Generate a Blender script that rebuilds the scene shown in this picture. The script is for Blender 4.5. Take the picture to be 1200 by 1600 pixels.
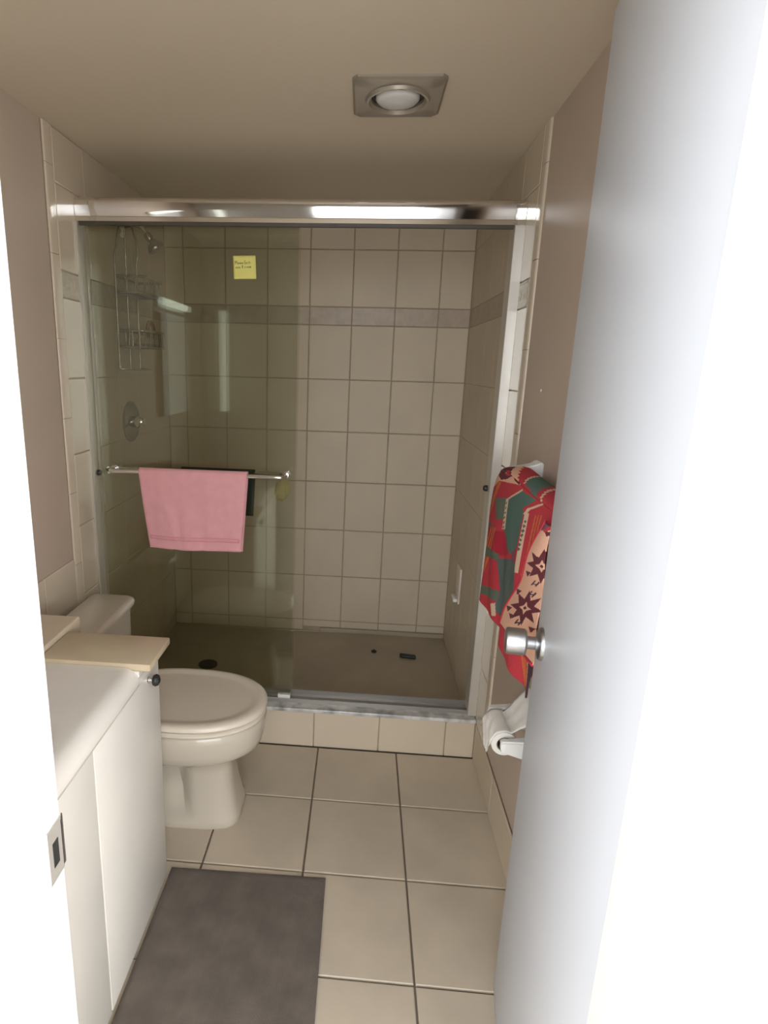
import bpy, bmesh, math, random
from mathutils import Vector, Matrix
random.seed(7)
PI = math.pi
for o in list(bpy.data.objects): bpy.data.objects.remove(o)
S = bpy.context.scene
COL = S.collection

# ---------------------------------------------------------------- camera
cam_d = bpy.data.cameras.new('camera'); cam = bpy.data.objects.new('camera', cam_d); COL.objects.link(cam)
F_PX, PITCH, YAW, ROLL = 923.82, .2415, .0719, -.0267
cam_d.sensor_fit = 'AUTO'; cam_d.sensor_width = 36; cam_d.lens = F_PX * 36 / 1600
cam_d.shift_x = 104.5 / 1600; cam_d.clip_start = .02
Rz = Matrix.Rotation(YAW, 3, 'Z'); Rx = Matrix.Rotation(-PITCH, 3, 'X'); Ry = Matrix.Rotation(ROLL, 3, 'Y')
M3 = Rz @ Rx @ Ry
cam.matrix_world = Matrix.Translation((-.1873, -2.042, 1.459)) @ (M3 @ Matrix.Rotation(PI/2, 3, 'X')).to_4x4()
S.camera = cam

# ---------------------------------------------------------------- world and light
w = bpy.data.worlds.new('daylight'); S.world = w; w.use_nodes = True
w.node_tree.nodes['Background'].inputs[0].default_value = (.75, .86, 1, 1)
w.node_tree.nodes['Background'].inputs[1].default_value = 1.0
def area(name, loc, rot, sx, sy, power, col):
    d = bpy.data.lights.new(name, 'AREA'); d.shape = 'RECTANGLE'; d.size = sx; d.size_y = sy; d.energy = power; d.color = col
    o = bpy.data.objects.new(name, d); COL.objects.link(o); o.location = loc; o.rotation_euler = rot
    return o
# daylight coming through the two windows of the bedroom behind the camera, plus an added fill lamp
area('window_daylight', (-.1, -4.55, 1.45), (PI/2, 0, 0), 2.6, 1.8, 92, (.94, .97, 1))
area('window_daylight_left', (-2.15, -3.75, 1.75), (PI/2, 0, -PI/2), 1.5, 1.7, 66, (.92, .96, 1))
area('fill_light_right', (1.95, -3.7, 1.45), (PI/2, 0, PI/2), 1.6, 1.7, 140, (1, .98, .95))  # added fill lamp from the right, brightens the bathroom's left wall
S.view_settings.view_transform = 'Standard'; S.view_settings.look = 'None'
S.view_settings.gamma = 1; S.view_settings.use_curve_mapping = False
S.view_settings.exposure = 0.0

# ---------------------------------------------------------------- materials
def mat(name, col, rough=.5, metal=0, spec=.5, noise=0, nscale=8, bump=0, bscale=200, coat=0, col2=None, sheen=0):
    m = bpy.data.materials.new(name); m.use_nodes = True
    nt = m.node_tree; b = nt.nodes['Principled BSDF']
    b.inputs['Base Color'].default_value = (*col, 1); b.inputs['Roughness'].default_value = rough
    b.inputs['Metallic'].default_value = metal; b.inputs['Specular IOR Level'].default_value = spec
    b.inputs['Coat Weight'].default_value = coat; b.inputs['Coat Roughness'].default_value = .05
    if sheen: b.inputs['Sheen Weight'].default_value = sheen
    if noise or col2 or bump:
        tc = nt.nodes.new('ShaderNodeTexCoord'); geo = nt.nodes.new('ShaderNodeNewGeometry')
    if noise or col2:
        n = nt.nodes.new('ShaderNodeTexNoise'); n.inputs['Scale'].default_value = nscale; n.inputs['Detail'].default_value = 5
        nt.links.new(geo.outputs['Position'], n.inputs['Vector'])
        r = nt.nodes.new('ShaderNodeValToRGB')
        c2 = col2 or tuple(c * (1 - noise) for c in col)
        r.color_ramp.elements[0].position = .35; r.color_ramp.elements[0].color = (*c2, 1)
        r.color_ramp.elements[1].position = .65; r.color_ramp.elements[1].color = (*col, 1)
        nt.links.new(n.outputs['Fac'], r.inputs['Fac']); nt.links.new(r.outputs['Color'], b.inputs['Base Color'])
    if bump:
        n2 = nt.nodes.new('ShaderNodeTexNoise'); n2.inputs['Scale'].default_value = bscale; n2.inputs['Detail'].default_value = 3
        nt.links.new(tc.outputs['Object'], n2.inputs['Vector'])
        bp = nt.nodes.new('ShaderNodeBump'); bp.inputs['Strength'].default_value = bump; bp.inputs['Distance'].default_value = .003
        nt.links.new(n2.outputs['Fac'], bp.inputs['Height']); nt.links.new(bp.outputs['Normal'], b.inputs['Normal'])
    return m
M = dict(
    ceiling=mat('ceiling_paint', (.72, .625, .485), .75, bump=.08, bscale=60),
    taupe=mat('taupe_wall_paint', (.56, .455, .365), .46, noise=.05, nscale=3, bump=.06, bscale=90),
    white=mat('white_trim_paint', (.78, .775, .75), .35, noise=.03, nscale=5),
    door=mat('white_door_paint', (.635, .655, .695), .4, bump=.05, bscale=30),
    hall=mat('white_wall_paint', (.86, .86, .86), .6),
    carpet=mat('hall_carpet', (.5, .45, .4), .9, bump=.3, bscale=150),
    tile=mat('wall_tile_glaze', (.66, .56, .425), .5, noise=.05, nscale=6, spec=.35),
    gtile=mat('wall_tile_gloss', (.69, .59, .46), .14, noise=.04, nscale=6, coat=.3),
    pgrout=mat('pale_grout', (.56, .47, .35), .8, noise=.1, nscale=20),
    btile=mat('border_tile_glaze', (.52, .425, .32), .4, noise=.15, nscale=30),
    relief=mat('border_tile_relief', (.62, .55, .44), .3, noise=.15, nscale=40),
    grout=mat('wall_grout', (.46, .375, .27), .8, noise=.15, nscale=20),
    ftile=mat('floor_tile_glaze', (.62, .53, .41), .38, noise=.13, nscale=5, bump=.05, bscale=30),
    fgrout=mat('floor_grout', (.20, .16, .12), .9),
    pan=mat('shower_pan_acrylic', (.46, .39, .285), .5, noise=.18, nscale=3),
    marble=mat('marble_sill', (.72, .70, .67), .2, col2=(.30, .295, .285), nscale=17),
    chrome=mat('polished_chrome', (.82, .80, .77), .07, 1),
    alu=mat('satin_aluminium', (.74, .71, .65), .42, .75),
    nickel=mat('satin_nickel', (.46, .465, .47), .33, 1),
    steel=mat('caddy_steel', (.40, .38, .34), .22, 1),
    ventm=mat('vent_plate_metal', (.42, .38, .31), .4, .6),
    black=mat('black_rubber', (.02, .02, .02), .5),
    gap_shade=mat('gap_shade_dark', (.075, .065, .045), .5),  # dark colour standing in for shade under the header
    track=mat('weathered_track', (.42, .40, .37), .35, .6),
    lens=mat('frosted_lens', (.75, .74, .70), .3),
    porcelain=mat('white_porcelain', (.62, .555, .455), .12, coat=.4),
    seat=mat('toilet_seat_plastic', (.78, .70, .58), .25, coat=.2),
    cab=mat('white_cabinet_paint', (.80, .77, .71), .35, noise=.05, nscale=6),
    basin=mat('cultured_marble_white', (.86, .82, .76), .15, noise=.06, nscale=6, coat=.3),
    slab=mat('beige_stone', (.62, .51, .35), .35, noise=.1, nscale=10),
    mirror=mat('mirror_silver', (.9, .9, .9), .02, 1),
    rug=mat('bath_mat_pile', (.155, .125, .10), .95, noise=.25, nscale=14, bump=.6, bscale=400, sheen=.2),
    pink=mat('pink_terry', (.82, .40, .42), .95, noise=.06, nscale=30, bump=.5, bscale=500, sheen=.25),
    pinkb=mat('pink_woven_band', (.76, .33, .365), .75, bump=.2, bscale=300),
    dkgreen=mat('dark_green_cloth', (.006, .045, .032), .9, bump=.4, bscale=400),
    paper=mat('tissue_paper', (.84, .80, .73), .9, bump=.15, bscale=250),
    card=mat('brown_card_core', (.16, .11, .08), .9),
    plastic=mat('white_plastic', (.82, .81, .78), .25),
    postit=mat('yellow_note_paper', (.80, .74, .22), .8, noise=.05, nscale=20),
    ink=mat('dark_ink', (.10, .085, .03), .7),
    wood=mat('brush_wood', (.30, .13, .05), .5, noise=.3, nscale=40),
    bristle=mat('pale_bristle', (.55, .42, .26), .8),
    sponge=mat('yellow_sponge', (.62, .52, .25), .95, bump=.8, bscale=120),
)
def glass_mat(tint):
    m = bpy.data.materials.new('shower_glass'); m.use_nodes = True; nt = m.node_tree; nt.nodes.clear()
    out = nt.nodes.new('ShaderNodeOutputMaterial'); mix = nt.nodes.new('ShaderNodeMixShader')
    tr = nt.nodes.new('ShaderNodeBsdfTransparent'); tr.inputs[0].default_value = (*tint, 1)
    gl = nt.nodes.new('ShaderNodeBsdfGlossy'); gl.inputs['Roughness'].default_value = .0; gl.inputs[0].default_value = (.95, 1, .93, 1)
    fr = nt.nodes.new('ShaderNodeFresnel'); geo = nt.nodes.new('ShaderNodeNewGeometry')
    mr = nt.nodes.new('ShaderNodeMapRange'); mr.inputs[3].default_value = 1.52; mr.inputs[4].default_value = 1/1.52
    L = nt.links.new
    L(geo.outputs['Backfacing'], mr.inputs[0]); L(mr.outputs[0], fr.inputs['IOR']); L(fr.outputs[0], mix.inputs[0])
    L(tr.outputs[0], mix.inputs[1]); L(gl.outputs[0], mix.inputs[2]); L(mix.outputs[0], out.inputs['Surface'])
    return m
M['glass'] = glass_mat((.925, .93, .895))
def print_mat():
    m = mat('printed_cotton', (.5, .1, .1), .9, bump=.35, bscale=350)
    nt = m.node_tree; a = nt.nodes.new('ShaderNodeVertexColor'); a.layer_name = 'print'
    nt.links.new(a.outputs[0], nt.nodes['Principled BSDF'].inputs['Base Color'])
    return m
M['print'] = print_mat()

# ---------------------------------------------------------------- helpers
ORG = {}
def empty(name, loc, label=None, cat=None, group=None):
    o = bpy.data.objects.new(name, None); o.empty_display_size = .05; COL.objects.link(o); o.location = loc; ORG[o] = Vector(loc)
    if label: tag(o, label, cat, group)
    return o
def tag(o, label, cat, group=None):
    o['label'] = label; o['category'] = cat
    if group: o['group'] = group
    return o
def obj(name, bm, m, parent=None, smooth=False, loc=None):
    """one mesh object from a bmesh in world coordinates; origin at the parent's origin (or loc)"""
    bmesh.ops.recalc_face_normals(bm, faces=bm.faces)
    me = bpy.data.meshes.new(name); 
    org = ORG[parent] if parent else Vector(loc or (0, 0, 0))
    bmesh.ops.translate(bm, verts=bm.verts, vec=-org)
    bm.to_mesh(me); bm.free()
    me.materials.append(M[m] if isinstance(m, str) else m)
    if smooth:
        for p in me.polygons: p.use_smooth = True
        if smooth is not True: me.set_sharp_from_angle(angle=math.radians(smooth))
    o = bpy.data.objects.new(name, me); COL.objects.link(o); ORG[o] = org
    if parent: o.parent = parent
    else: o.location = org
    return o
def struct(o): o['kind'] = 'structure'; return o
def BM(): return bmesh.new()
def box(bm, x, y, z, bev=0, seg=2):
    vs = [bm.verts.new((a, b, c)) for a in x for b in y for c in z]
    fs = [(0, 1, 3, 2), (4, 6, 7, 5), (0, 4, 5, 1), (2, 3, 7, 6), (0, 2, 6, 4), (1, 5, 7, 3)]
    fl = [bm.faces.new([vs[i] for i in f]) for f in fs]
    if bev:
        es = {e for f in fl for e in f.edges}
        bmesh.ops.bevel(bm, geom=list(es), offset=bev, segments=seg, profile=.5, affect='EDGES')
    return bm
def bx(*a, **k): return box(BM(), *a, **k)
def frame_of(d):
    d = d.normalized(); u = d.cross(Vector((0, 0, 1)))
    if u.length < 1e-3: u = d.cross(Vector((1, 0, 0)))
    u.normalize(); return u, d.cross(u)
def tube(bm, pts, r, n=10, closed=False):
    pts = [Vector(p) for p in pts]; N = len(pts); rings = []; pu = None
    for i, p in enumerate(pts):
        if closed: d = pts[(i+1) % N] - pts[i-1]
        else: d = pts[min(i+1, N-1)] - pts[max(i-1, 0)]
        d.normalize()
        if pu is None: u, v = frame_of(d)
        else:
            u = pu - d * pu.dot(d); u.normalize(); v = d.cross(u)
        pu = u; rr = r[i] if isinstance(r, (list, tuple)) else r
        rings.append([bm.verts.new(p + (u * math.cos(a) + v * math.sin(a)) * rr) for a in [2*PI*k/n for k in range(n)]])
    for i in range(N if closed else N-1):
        a, b = rings[i], rings[(i+1) % N]
        for k in range(n): bm.faces.new((a[k], a[(k+1) % n], b[(k+1) % n], b[k]))
    if not closed: bm.faces.new(rings[0][::-1]); bm.faces.new(rings[-1])
    return bm
def lathe(bm, c, axis, prof, n=28):
    """prof: (distance along axis, radius)"""
    c = Vector(c); ax = Vector(axis).normalized(); u, v = frame_of(ax); rings = []
    for t, r in prof:
        rings.append([bm.verts.new(c + ax*t + (u*math.cos(2*PI*k/n) + v*math.sin(2*PI*k/n))*max(r, 1e-4)) for k in range(n)])
    for a, b in zip(rings, rings[1:]):
        for k in range(n): bm.faces.new((a[k], a[(k+1) % n], b[(k+1) % n], b[k]))
    bm.faces.new(rings[0][::-1]); bm.faces.new(rings[-1])
    return bm
def loft(bm, secs, cap=True, closed=True):
    rings = [[bm.verts.new(p) for p in s] for s in secs]; n = len(rings[0])
    for a, b in zip(rings, rings[1:]):
        for k in range(n if closed else n-1): bm.faces.new((a[k], a[(k+1) % n], b[(k+1) % n], b[k]))
    if cap: bm.faces.new(rings[0][::-1]); bm.faces.new(rings[-1])
    return bm
def extrude_x(bm, prof, x0, x1):
    return loft(bm, [[(x, y, z) for y, z in prof] for x in (x0, x1)])
def grid(bm, P):
    V = [[bm.verts.new(p) for p in r] for r in P]
    for i in range(len(V)-1):
        for j in range(len(V[0])-1): bm.faces.new((V[i][j], V[i+1][j], V[i+1][j+1], V[i][j+1]))
    return bm
def arc(c, r, a0, a1, n, ax='xz'):
    out = []
    for i in range(n+1):
        a = a0 + (a1-a0)*i/n; p = list(c); i0, i1 = 'xyz'.index(ax[0]), 'xyz'.index(ax[1])
        p[i0] += r*math.cos(a); p[i1] += r*math.sin(a); out.append(tuple(p))
    return out

# tiles: one object each, mesh shared between tiles of a size
TC = {}
def tile(parent, plane, u0, u1, v0, v1, d, m, th=.006, gap=.0022, bev=.0016, relief=False, name='tile', tilt=.0016):
    """plane 'Y' faces -Y (u=X,v=Z); 'L' faces +X, 'R' faces -X (u=Y,v=Z); 'Z' faces up (u=X,v=Y); d = position of the face"""
    w, h = round(u1-u0-2*gap, 4), round(v1-v0-2*gap, 4)
    if w < .004 or h < .004: return
    key = (plane, w, h, m, th, relief)
    if key not in TC:
        bm = BM(); a, b = w/2, h/2
        pts = lambda e, t: [(-a+e, -b+e, t), (a-e, -b+e, t), (a-e, b-e, t), (-a+e, b-e, t)]
        secs = [pts(0, -th), pts(0, -bev), pts(bev*1.3, 0)]
        loft(bm, secs)
        if relief:      # embossed Greek-key-like strips and a centre boss
            def strip(x0, x1, y0, y1): box(bm, (x0, x1), (y0, y1), (-.0005, .0016))
            strip(-a+.002, a-.002, b-.009, b-.004); strip(-a+.002, a-.002, -b+.004, -b+.009)
            n = max(1, int(w/.05)); s = w/n
            for k in range(n):
                c = -a + s*(k+.5); q = min(.016, s*.32)
                strip(c-q, c+q, q-.003, q); strip(c-q, c-q+.003, -q, q-.003); strip(c-q+.003, c+q, -q, -q+.003)
                strip(c+q-.003, c+q, -q+.003, 0); strip(c-q*.3, c+q-.003, -.003, 0)
        T = dict(Y=lambda p: (p[0], -p[2], p[1]), L=lambda p: (p[2], p[0], p[1]), R=lambda p: (-p[2], p[0], p[1]), Z=lambda p: tuple(p))[plane]
        for v in bm.verts: v.co = T(v.co.copy())
        bmesh.ops.recalc_face_normals(bm, faces=bm.faces)
        me = bpy.data.meshes.new(name); bm.to_mesh(me); bm.free(); me.materials.append(M[m]); TC[key] = me
    o = bpy.data.objects.new(name, TC[key]); COL.objects.link(o); o.parent = parent
    u, v = (u0+u1)/2, (v0+v1)/2
    o.location = dict(Y=(u, d, v), L=(d, u, v), R=(d, u, v), Z=(u, v, d))[plane]
    t = lambda: random.uniform(-tilt, tilt)
    o.rotation_euler = (t(), t(), t()*.3)
    return o

# ---------------------------------------------------------------- the room shell
XL, XR, YB, CZ = -1.163, .295, .916, 2.145          # tile faces left / right / back, ceiling height
YF = -1.5                                           # bathroom face of the door wall
ROWS = [.128, .382, .636, .890, 1.1445, 1.3985, 1.6525, 1.735, 1.989, CZ]
floor = struct(obj('floor', bx((-1.3, .43), (-1.62, 1.05), (-.12, -.006)), 'fgrout'))
for i in range(-4, 1):
    for j in range(0, 6):
        y1 = -.2908 - .305*(j-1) if j else -.002; y0 = -.2908 - .305*j
        tile(floor, 'Z', max(.305*i, -1.168), min(.305*(i+1), .30), max(y0, -1.62), y1, 0, 'ftile', gap=.0028, tilt=.0008)
struct(obj('ceiling', bx((-1.3, .43), (-1.6, 1.05), (CZ, CZ+.1)), 'ceiling'))
wl = struct(obj('wall_left', bx((-1.30, -1.17), (-1.6, 1.05), (-.02, CZ+.02)), 'taupe'))
wr = struct(obj('wall_right', bx((.302, .43), (-1.6, 1.05), (-.02, CZ+.02)), 'taupe'))
wb = struct(obj('wall_back', bx((-1.2, .33), (.922, 1.05), (-.02, CZ+.02)), 'grout'))
bm = box(BM(), (-1.3, -.53), (-1.6, YF), (-.02, 2.7)); box(bm, (.12, .43), (-1.6, YF), (-.02, 2.7)); box(bm, (-.53, .12), (-1.6, YF), (2.05, 2.7))
struct(obj('wall_front', bm, 'hall'))
# grout beds behind the tiled parts of the side walls
bm = box(BM(), (-1.171, -1.167), (-.155, .93), (0, CZ)); box(bm, (-1.171, -1.167), (-1.5, -.15), (0, .785)); obj('grout_bed', bm, 'pgrout', wl)
obj('grout_bed', box(bx((.299, .303), (-.15, .93), (0, CZ)), (.299, .303), (-1.5, -.14), (0, .15)), 'pgrout', wr)
# back wall of the shower
xs = [XL] + [-.2593 + .203*k for k in range(-4, 3)] + [XR]
for a, b in zip(xs, xs[1:]):
    tile(wb, 'Y', a, b, .066 if b < -.3 else .087, ROWS[0], YB, 'tile')
    for c, d in zip(ROWS, ROWS[1:]):
        bd = abs(c-1.6525) < .01
        tile(wb, 'Y', a, b, c, d, YB, 'btile' if bd else 'tile', name='border_tile' if bd else 'tile', gap=.001 if bd else .0022)
# side walls: in the shower and the strip in front of it
ys = [-.105, .098, .301, .504, .707, .915]
for P, wall, X in (('L', wl, XL), ('R', wr, XR)):
    for k, (a, b) in enumerate(zip(ys, ys[1:])):
        lo = .06 if a > 0 else (0 if P == 'L' else .152)
        tile(wall, P, a, b, lo, ROWS[0] if ROWS[0] > lo else ROWS[1], X, 'gtile' if k == 0 else 'tile', gap=.0012)
        for c, d in zip(ROWS, ROWS[1:]):
            if c < lo: continue
            bd = abs(c-1.6525) < .01; out = k == 0
            tile(wall, P, a, b, c, d, X, ('relief' if out else 'btile') if bd else ('gtile' if out else 'tile'), name='border_tile' if bd else 'tile', relief=bd and out, gap=.0016 if out else .0006, bev=.0016 if out else .0007)
    # bullnose column along the outer edge
    for c in range(9):
        z0, z1 = max(-.0 + .254*c, .152 if P == 'R' else 0), min(.254*(c+1), CZ)
        s = 1 if P == 'L' else -1; wx = X - s*.007
        prof = [(wx, -.1065), (X, -.1065), (X, -.146), (X-s*.0009, -.1505), (X-s*.003, -.1535), (X-s*.006, -.155), (wx, -.155)]
        b_ = BM(); loft(b_, [[(px, py, z) for px, py in prof] for z in (z0+.001, z1-.001)])
        obj('bullnose_tile', b_, 'gtile', wall, smooth=35)
# tiled wainscot behind toilet and vanity on the left
yw = [-.155 - .203*k for k in range(8)]
for b, a in zip(yw, yw[1:]):
    for c, d in ((.097, .327), (.327, .557), (.557, .787)):
        tile(wl, 'L', max(a, -1.5), b, c, d, XL, 'gtile', gap=.0012)
# tile baseboard on the right
bb = struct(obj('baseboard_right', bx((.297, .3025), (-1.499, -.001), (0, .150)), 'grout'))
for k in range(5):
    tile(bb, 'R', max(-.305*(k+1), -1.498), -.305*k-.002, 0, .152, .2935, 'tile', gap=.0012)
# low tiled ledge along the left wall behind the vanity
lg = struct(obj('trim_1', bx((-1.168, -.957), (-1.49, -.566), (0, .757)), 'grout'))
for k in range(5):
    a, b = -.56-.203*(k+1), -.56-.203*k
    tile(lg, 'Z', -1.162, -.951, max(a, -1.49), b, .763, 'tile')
    for c, d in ((.0, .255), (.255, .509), (.509, .763)): tile(lg, 'L', max(a, -1.49), b, c, d, -.951, 'tile')
for c, d in ((.0, .255), (.255, .509), (.509, .763)):
    b_ = BM(); box(b_, (-1.161, -.953), (-.567, -.561), (c+.002, d-.002), .0015, 1); obj('tile', b_, 'tile', lg)

# door lining, casing on both sides
def jamb(name, x0, x1, stop):
    b_ = box(BM(), (x0, x1), (-1.612, YF+.004), (-.006, 2.05), .002, 1)
    s = struct(obj(name, b_, 'white')); return s
jl = jamb('trim_2', -.531, -.51, 0)
obj('stop_bead', bx((-.5105, -.500), (-1.60, -1.545), (0, 2.03), .003), 'white', jl)
jr = jamb('trim_3', .10, .121, 0)
struct(obj('trim_4', bx((-.53, .12), (-1.612, YF+.004), (2.032, 2.052), .002, 1), 'white'))
for k, (x0, x1) in enumerate(((-.60, -.527), (.116, .19))):
    struct(obj('trim_%d' % (5+k), bx((x0, x1), (-1.628, -1.60), (0, 2.10), .004), 'white'))
struct(obj('trim_7', bx((-.60, -.527), (YF, YF+.003), (0, 2.10), .001, 1), 'white'))
struct(obj('trim_8', bx((-.60, .19), (-1.628, -1.60), (2.032, 2.105), .004), 'white'))
# strike plate let into the left jamb
b_ = BM(); box(b_, (-.5115, -.5085), (-1.528, -1.497), (.888, .958), .0008, 1)
sp = obj('strike_plate', b_, 'alu', jl)
obj('latch_hole', bx((-.5092, -.508), (-1.519, -1.507), (.906, .938), .0003, 1), 'black', sp)
b_ = BM(); loft(b_, [[(x, y, z) for x, y in ((-.5095, -1.5), (-.5085, -1.499), (-.5085, -1.494), (-.512, -1.488), (-.5135, -1.4885), (-.5105, -1.4945))] for z in (.893, .953)])
obj('strike_lip', b_, 'nickel', sp)

# bedroom behind the camera: white walls, two windows letting in the daylight
struct(obj('floor_hall', bx((-2.4, 2.1), (-4.8, -1.62), (-.1, 0)), 'carpet'))
struct(obj('ceiling_hall', bx((-2.4, 2.1), (-4.8, -1.6), (2.7, 2.8)), 'hall'))
bm = box(BM(), (-2.4, -1.3), (-1.7, -1.6), (0, 2.7)); box(bm, (.43, 2.1), (-1.7, -1.6), (0, 2.7)); struct(obj('wall_hall_front', bm, 'hall'))
bm = BM()
for y, z in (((-4.7, -4.5), (0, 2.7)), ((-2.9, -1.7), (0, 2.7)), ((-4.5, -2.9), (0, .6)), ((-4.5, -2.9), (2.3, 2.7))): box(bm, (2.0, 2.1), y, z)  # opening made for the added fill lamp
struct(obj('wall_hall_right', bm, 'hall'))
bm = BM()
for x, z in (((-2.3, -1.4), (0, 2.7)), ((1.2, 2.0), (0, 2.7)), ((-1.4, 1.2), (0, .5)), ((-1.4, 1.2), (2.2, 2.7))): box(bm, x, (-4.7, -4.6), z)
struct(obj('wall_hall_back', bm, 'hall'))
bm = BM()
for y, z in (((-4.7, -4.5), (0, 2.7)), ((-3.0, -1.7), (0, 2.7)), ((-4.5, -3.0), (0, .9)), ((-4.5, -3.0), (2.6, 2.7))): box(bm, (-2.3, -2.2), y, z)
struct(obj('wall_hall_left', bm, 'hall'))

# ---------------------------------------------------------------- shower enclosure
curb = empty('shower_curb', (-.43, .07, 0), 'low tiled shower curb topped with a white grey-veined marble sill', 'curb')
obj('core', bx((-1.17, .30), (.006, .13), (0, .150)), 'grout', curb)
jx = [-.3253 + .254*k for k in range(-4, 3)]
cx = [XL] + [x for x in jx if x > XL+.02] + [.2945]
for a, b in zip(cx, cx[1:]):
    t_ = BM(); box(t_, (a+.0018, b-.0018), (0, .007), (.001, .1505), .0016, 1); obj('tile', t_, 'tile', curb)
obj('sill', bx((XL+.001, .2945), (-.006, .135), (.152, .167), .003), 'marble', curb)

pan = empty('shower_pan', (-.43, .5, 0), 'tan moulded shower floor behind the glass door', 'shower floor')
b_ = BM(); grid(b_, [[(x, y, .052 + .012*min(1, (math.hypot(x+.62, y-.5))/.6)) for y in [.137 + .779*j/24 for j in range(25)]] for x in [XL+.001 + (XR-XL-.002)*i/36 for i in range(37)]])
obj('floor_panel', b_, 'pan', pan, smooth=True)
obj('cove', bx((-.365, XR-.002), (.910, .921), (.05, .0865), .003), 'pan', pan, smooth=30); obj('cove', bx((XL+.002, -.3655), (.911, .921), (.05, .0655), .003), 'pan', pan, smooth=30)
b_ = BM(); box(b_, (XL+.002, XR-.002), (.1365, .150), (.05, .155), .004); obj('cove', b_, 'pan', pan, smooth=30)
b_ = BM(); lathe(b_, (-.875, .49, .0555), (0, 0, 1), [(0, .045), (.006, .045), (.0075, .04), (.005, .036)]); dr = obj('drain_rim', b_, 'black', pan, smooth=40)
b_ = BM()
for k in range(-3, 4):
    l = math.sqrt(.034**2 - (k*.0095)**2); box(b_, (-.875-l, -.875+l), (.49+k*.0095-.002, .49+k*.0095+.002), (.0615, .0635))
obj('grate', b_, 'black', dr)
b_ = BM(); lathe(b_, (-.079, .712, .062), (0, 0, 1), [(0, .014), (.006, .014), (.009, .010), (.009, .004), (.014, .004), (.014, .001)], 16)
tag(obj('drain_plug', b_, 'black', smooth=40, loc=(-.079, .712, .062)), 'small round black plug lying on the shower floor left of the black bar', 'plug')
b_ = BM(); box(b_, (.048, .128), (.654, .682), (.064, .082), .008, 3)
for v in b_.verts: v.co.y += (v.co.x-.088)*-.15
tag(obj('soap_bar', b_, 'black', smooth=40, loc=(.088, .668, .064)), 'small oblong black bar lying on the right half of the shower floor', 'soap')

fr = empty('shower_door_frame', (-.43, .05, .167), 'polished metal sliding shower door frame with rounded chrome header', 'door frame')
hp = [(.094, 1.907), (.094, 1.976), (.040, 1.981), (.026, 1.979), (.017, 1.975), (.0115, 1.970)] + [(.0100 + .0072*t - .0017*math.sin(PI*t), 1.966 - .045*t) for t in [k/12 for k in range(13)]] + [(.0165, 1.9195), (.0135, 1.918), (.0135, 1.905), (.030, 1.905), (.030, 1.915), (.085, 1.915), (.085, 1.907)]
b_ = BM(); extrude_x(b_, hp, XL+.001, XR-.001); hd = obj('header', b_, 'chrome', fr, smooth=32)
obj('gap_shade', bx((XL+.004, XR-.004), (.022, .034), (1.8955, 1.9065)), 'gap_shade', hd)  # dark strip put in as the shade of the gap below the header lip
for x0, x1, xi in ((XL+.0005, XL+.0075, 1), (.2615, XR-.0005, -1)):
    b_ = BM()   # channel section: outer lip, web against the wall, inner lip
    wx_, ox_ = (x0, x1) if xi == 1 else (x1, x0); q_ = .002*xi
    pr_ = [(wx_, .010), (ox_-q_, .010), (ox_, .013), (ox_, .030), (ox_-q_*2, .033), (ox_-q_*2, .094), (ox_-q_*3, .098), (wx_, .098)]
    loft(b_, [[(px, py, z) for px, py in pr_] for z in (.1765, 1.904)])
    j_ = obj('jamb', b_, 'alu', fr)
    b_ = BM(); lathe(b_, ((x1-.002 if xi == 1 else x0+.002), .055, 1.055), (xi, 0, 0), [(0, .011), (.006, .011), (.012, .009), (.014, .005)], 14); obj('bumper', b_, 'black', j_, smooth=40)
tp_ = [(.036, .167), (.036, .180), (.0385, .1825), (.0405, .180), (.0405, .171), (.060, .171), (.060, .181), (.063, .181), (.063, .171), (.094, .171), (.094, .190), (.098, .190), (.098, .167)]
b_ = BM(); extrude_x(b_, tp_, XL+.001, XR-.001); obj('bottom_track', b_, 'track', fr)
obj('guide', bx((-.475, -.425), (.0415, .0595), (.1715, .195), .002, 1), 'plastic', fr)

def rail(y, yg, x0, x1, z, parent):
    s = 1 if yg > y else -1; r = .02
    q0, q1 = (3*PI/2, 2*PI) if s > 0 else (PI/2, 0)
    pts = [(x0, yg, z)] + arc((x0+r, y+s*r, z), r, PI, q0, 6, 'xy') + arc((x1-r, y+s*r, z), r, q0, q1, 6, 'xy') + [(x1, yg, z)]
    b_ = BM(); tube(b_, pts, .0085, 12); r_ = obj('towel_rail', b_, 'chrome', parent, smooth=60)
    for x in (x0, x1):
        c_ = BM(); lathe(c_, (x, yg, z), (0, -s, 0), [(0, .014), (.004, .014), (.006, .011), (.012, .011)], 16); obj('rail_mount', c_, 'chrome', r_, smooth=40)
GX0, GX1 = -1.145, -.415
g1 = empty('sliding_glass_panel', (-.78, .045, .19), 'front glass shower panel with the outside towel rail and yellow note', 'glass panel')
obj('pane', bx((GX0, GX1), (.042, .048), (.192, 1.914)), 'glass', g1)
rail(-.012, .042, -1.085, -.452, 1.076, g1)
g2 = empty('sliding_glass_panel', (-.79, .078, .19), 'rear glass shower panel with the inside rail that holds the dark green cloth', 'glass panel')
obj('pane', bx((GX0-.004, GX1-.010), (.075, .081), (.192, 1.914)), 'glass', g2)
rail(.135, .081, -1.125, -.478, 1.062, g2)

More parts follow.
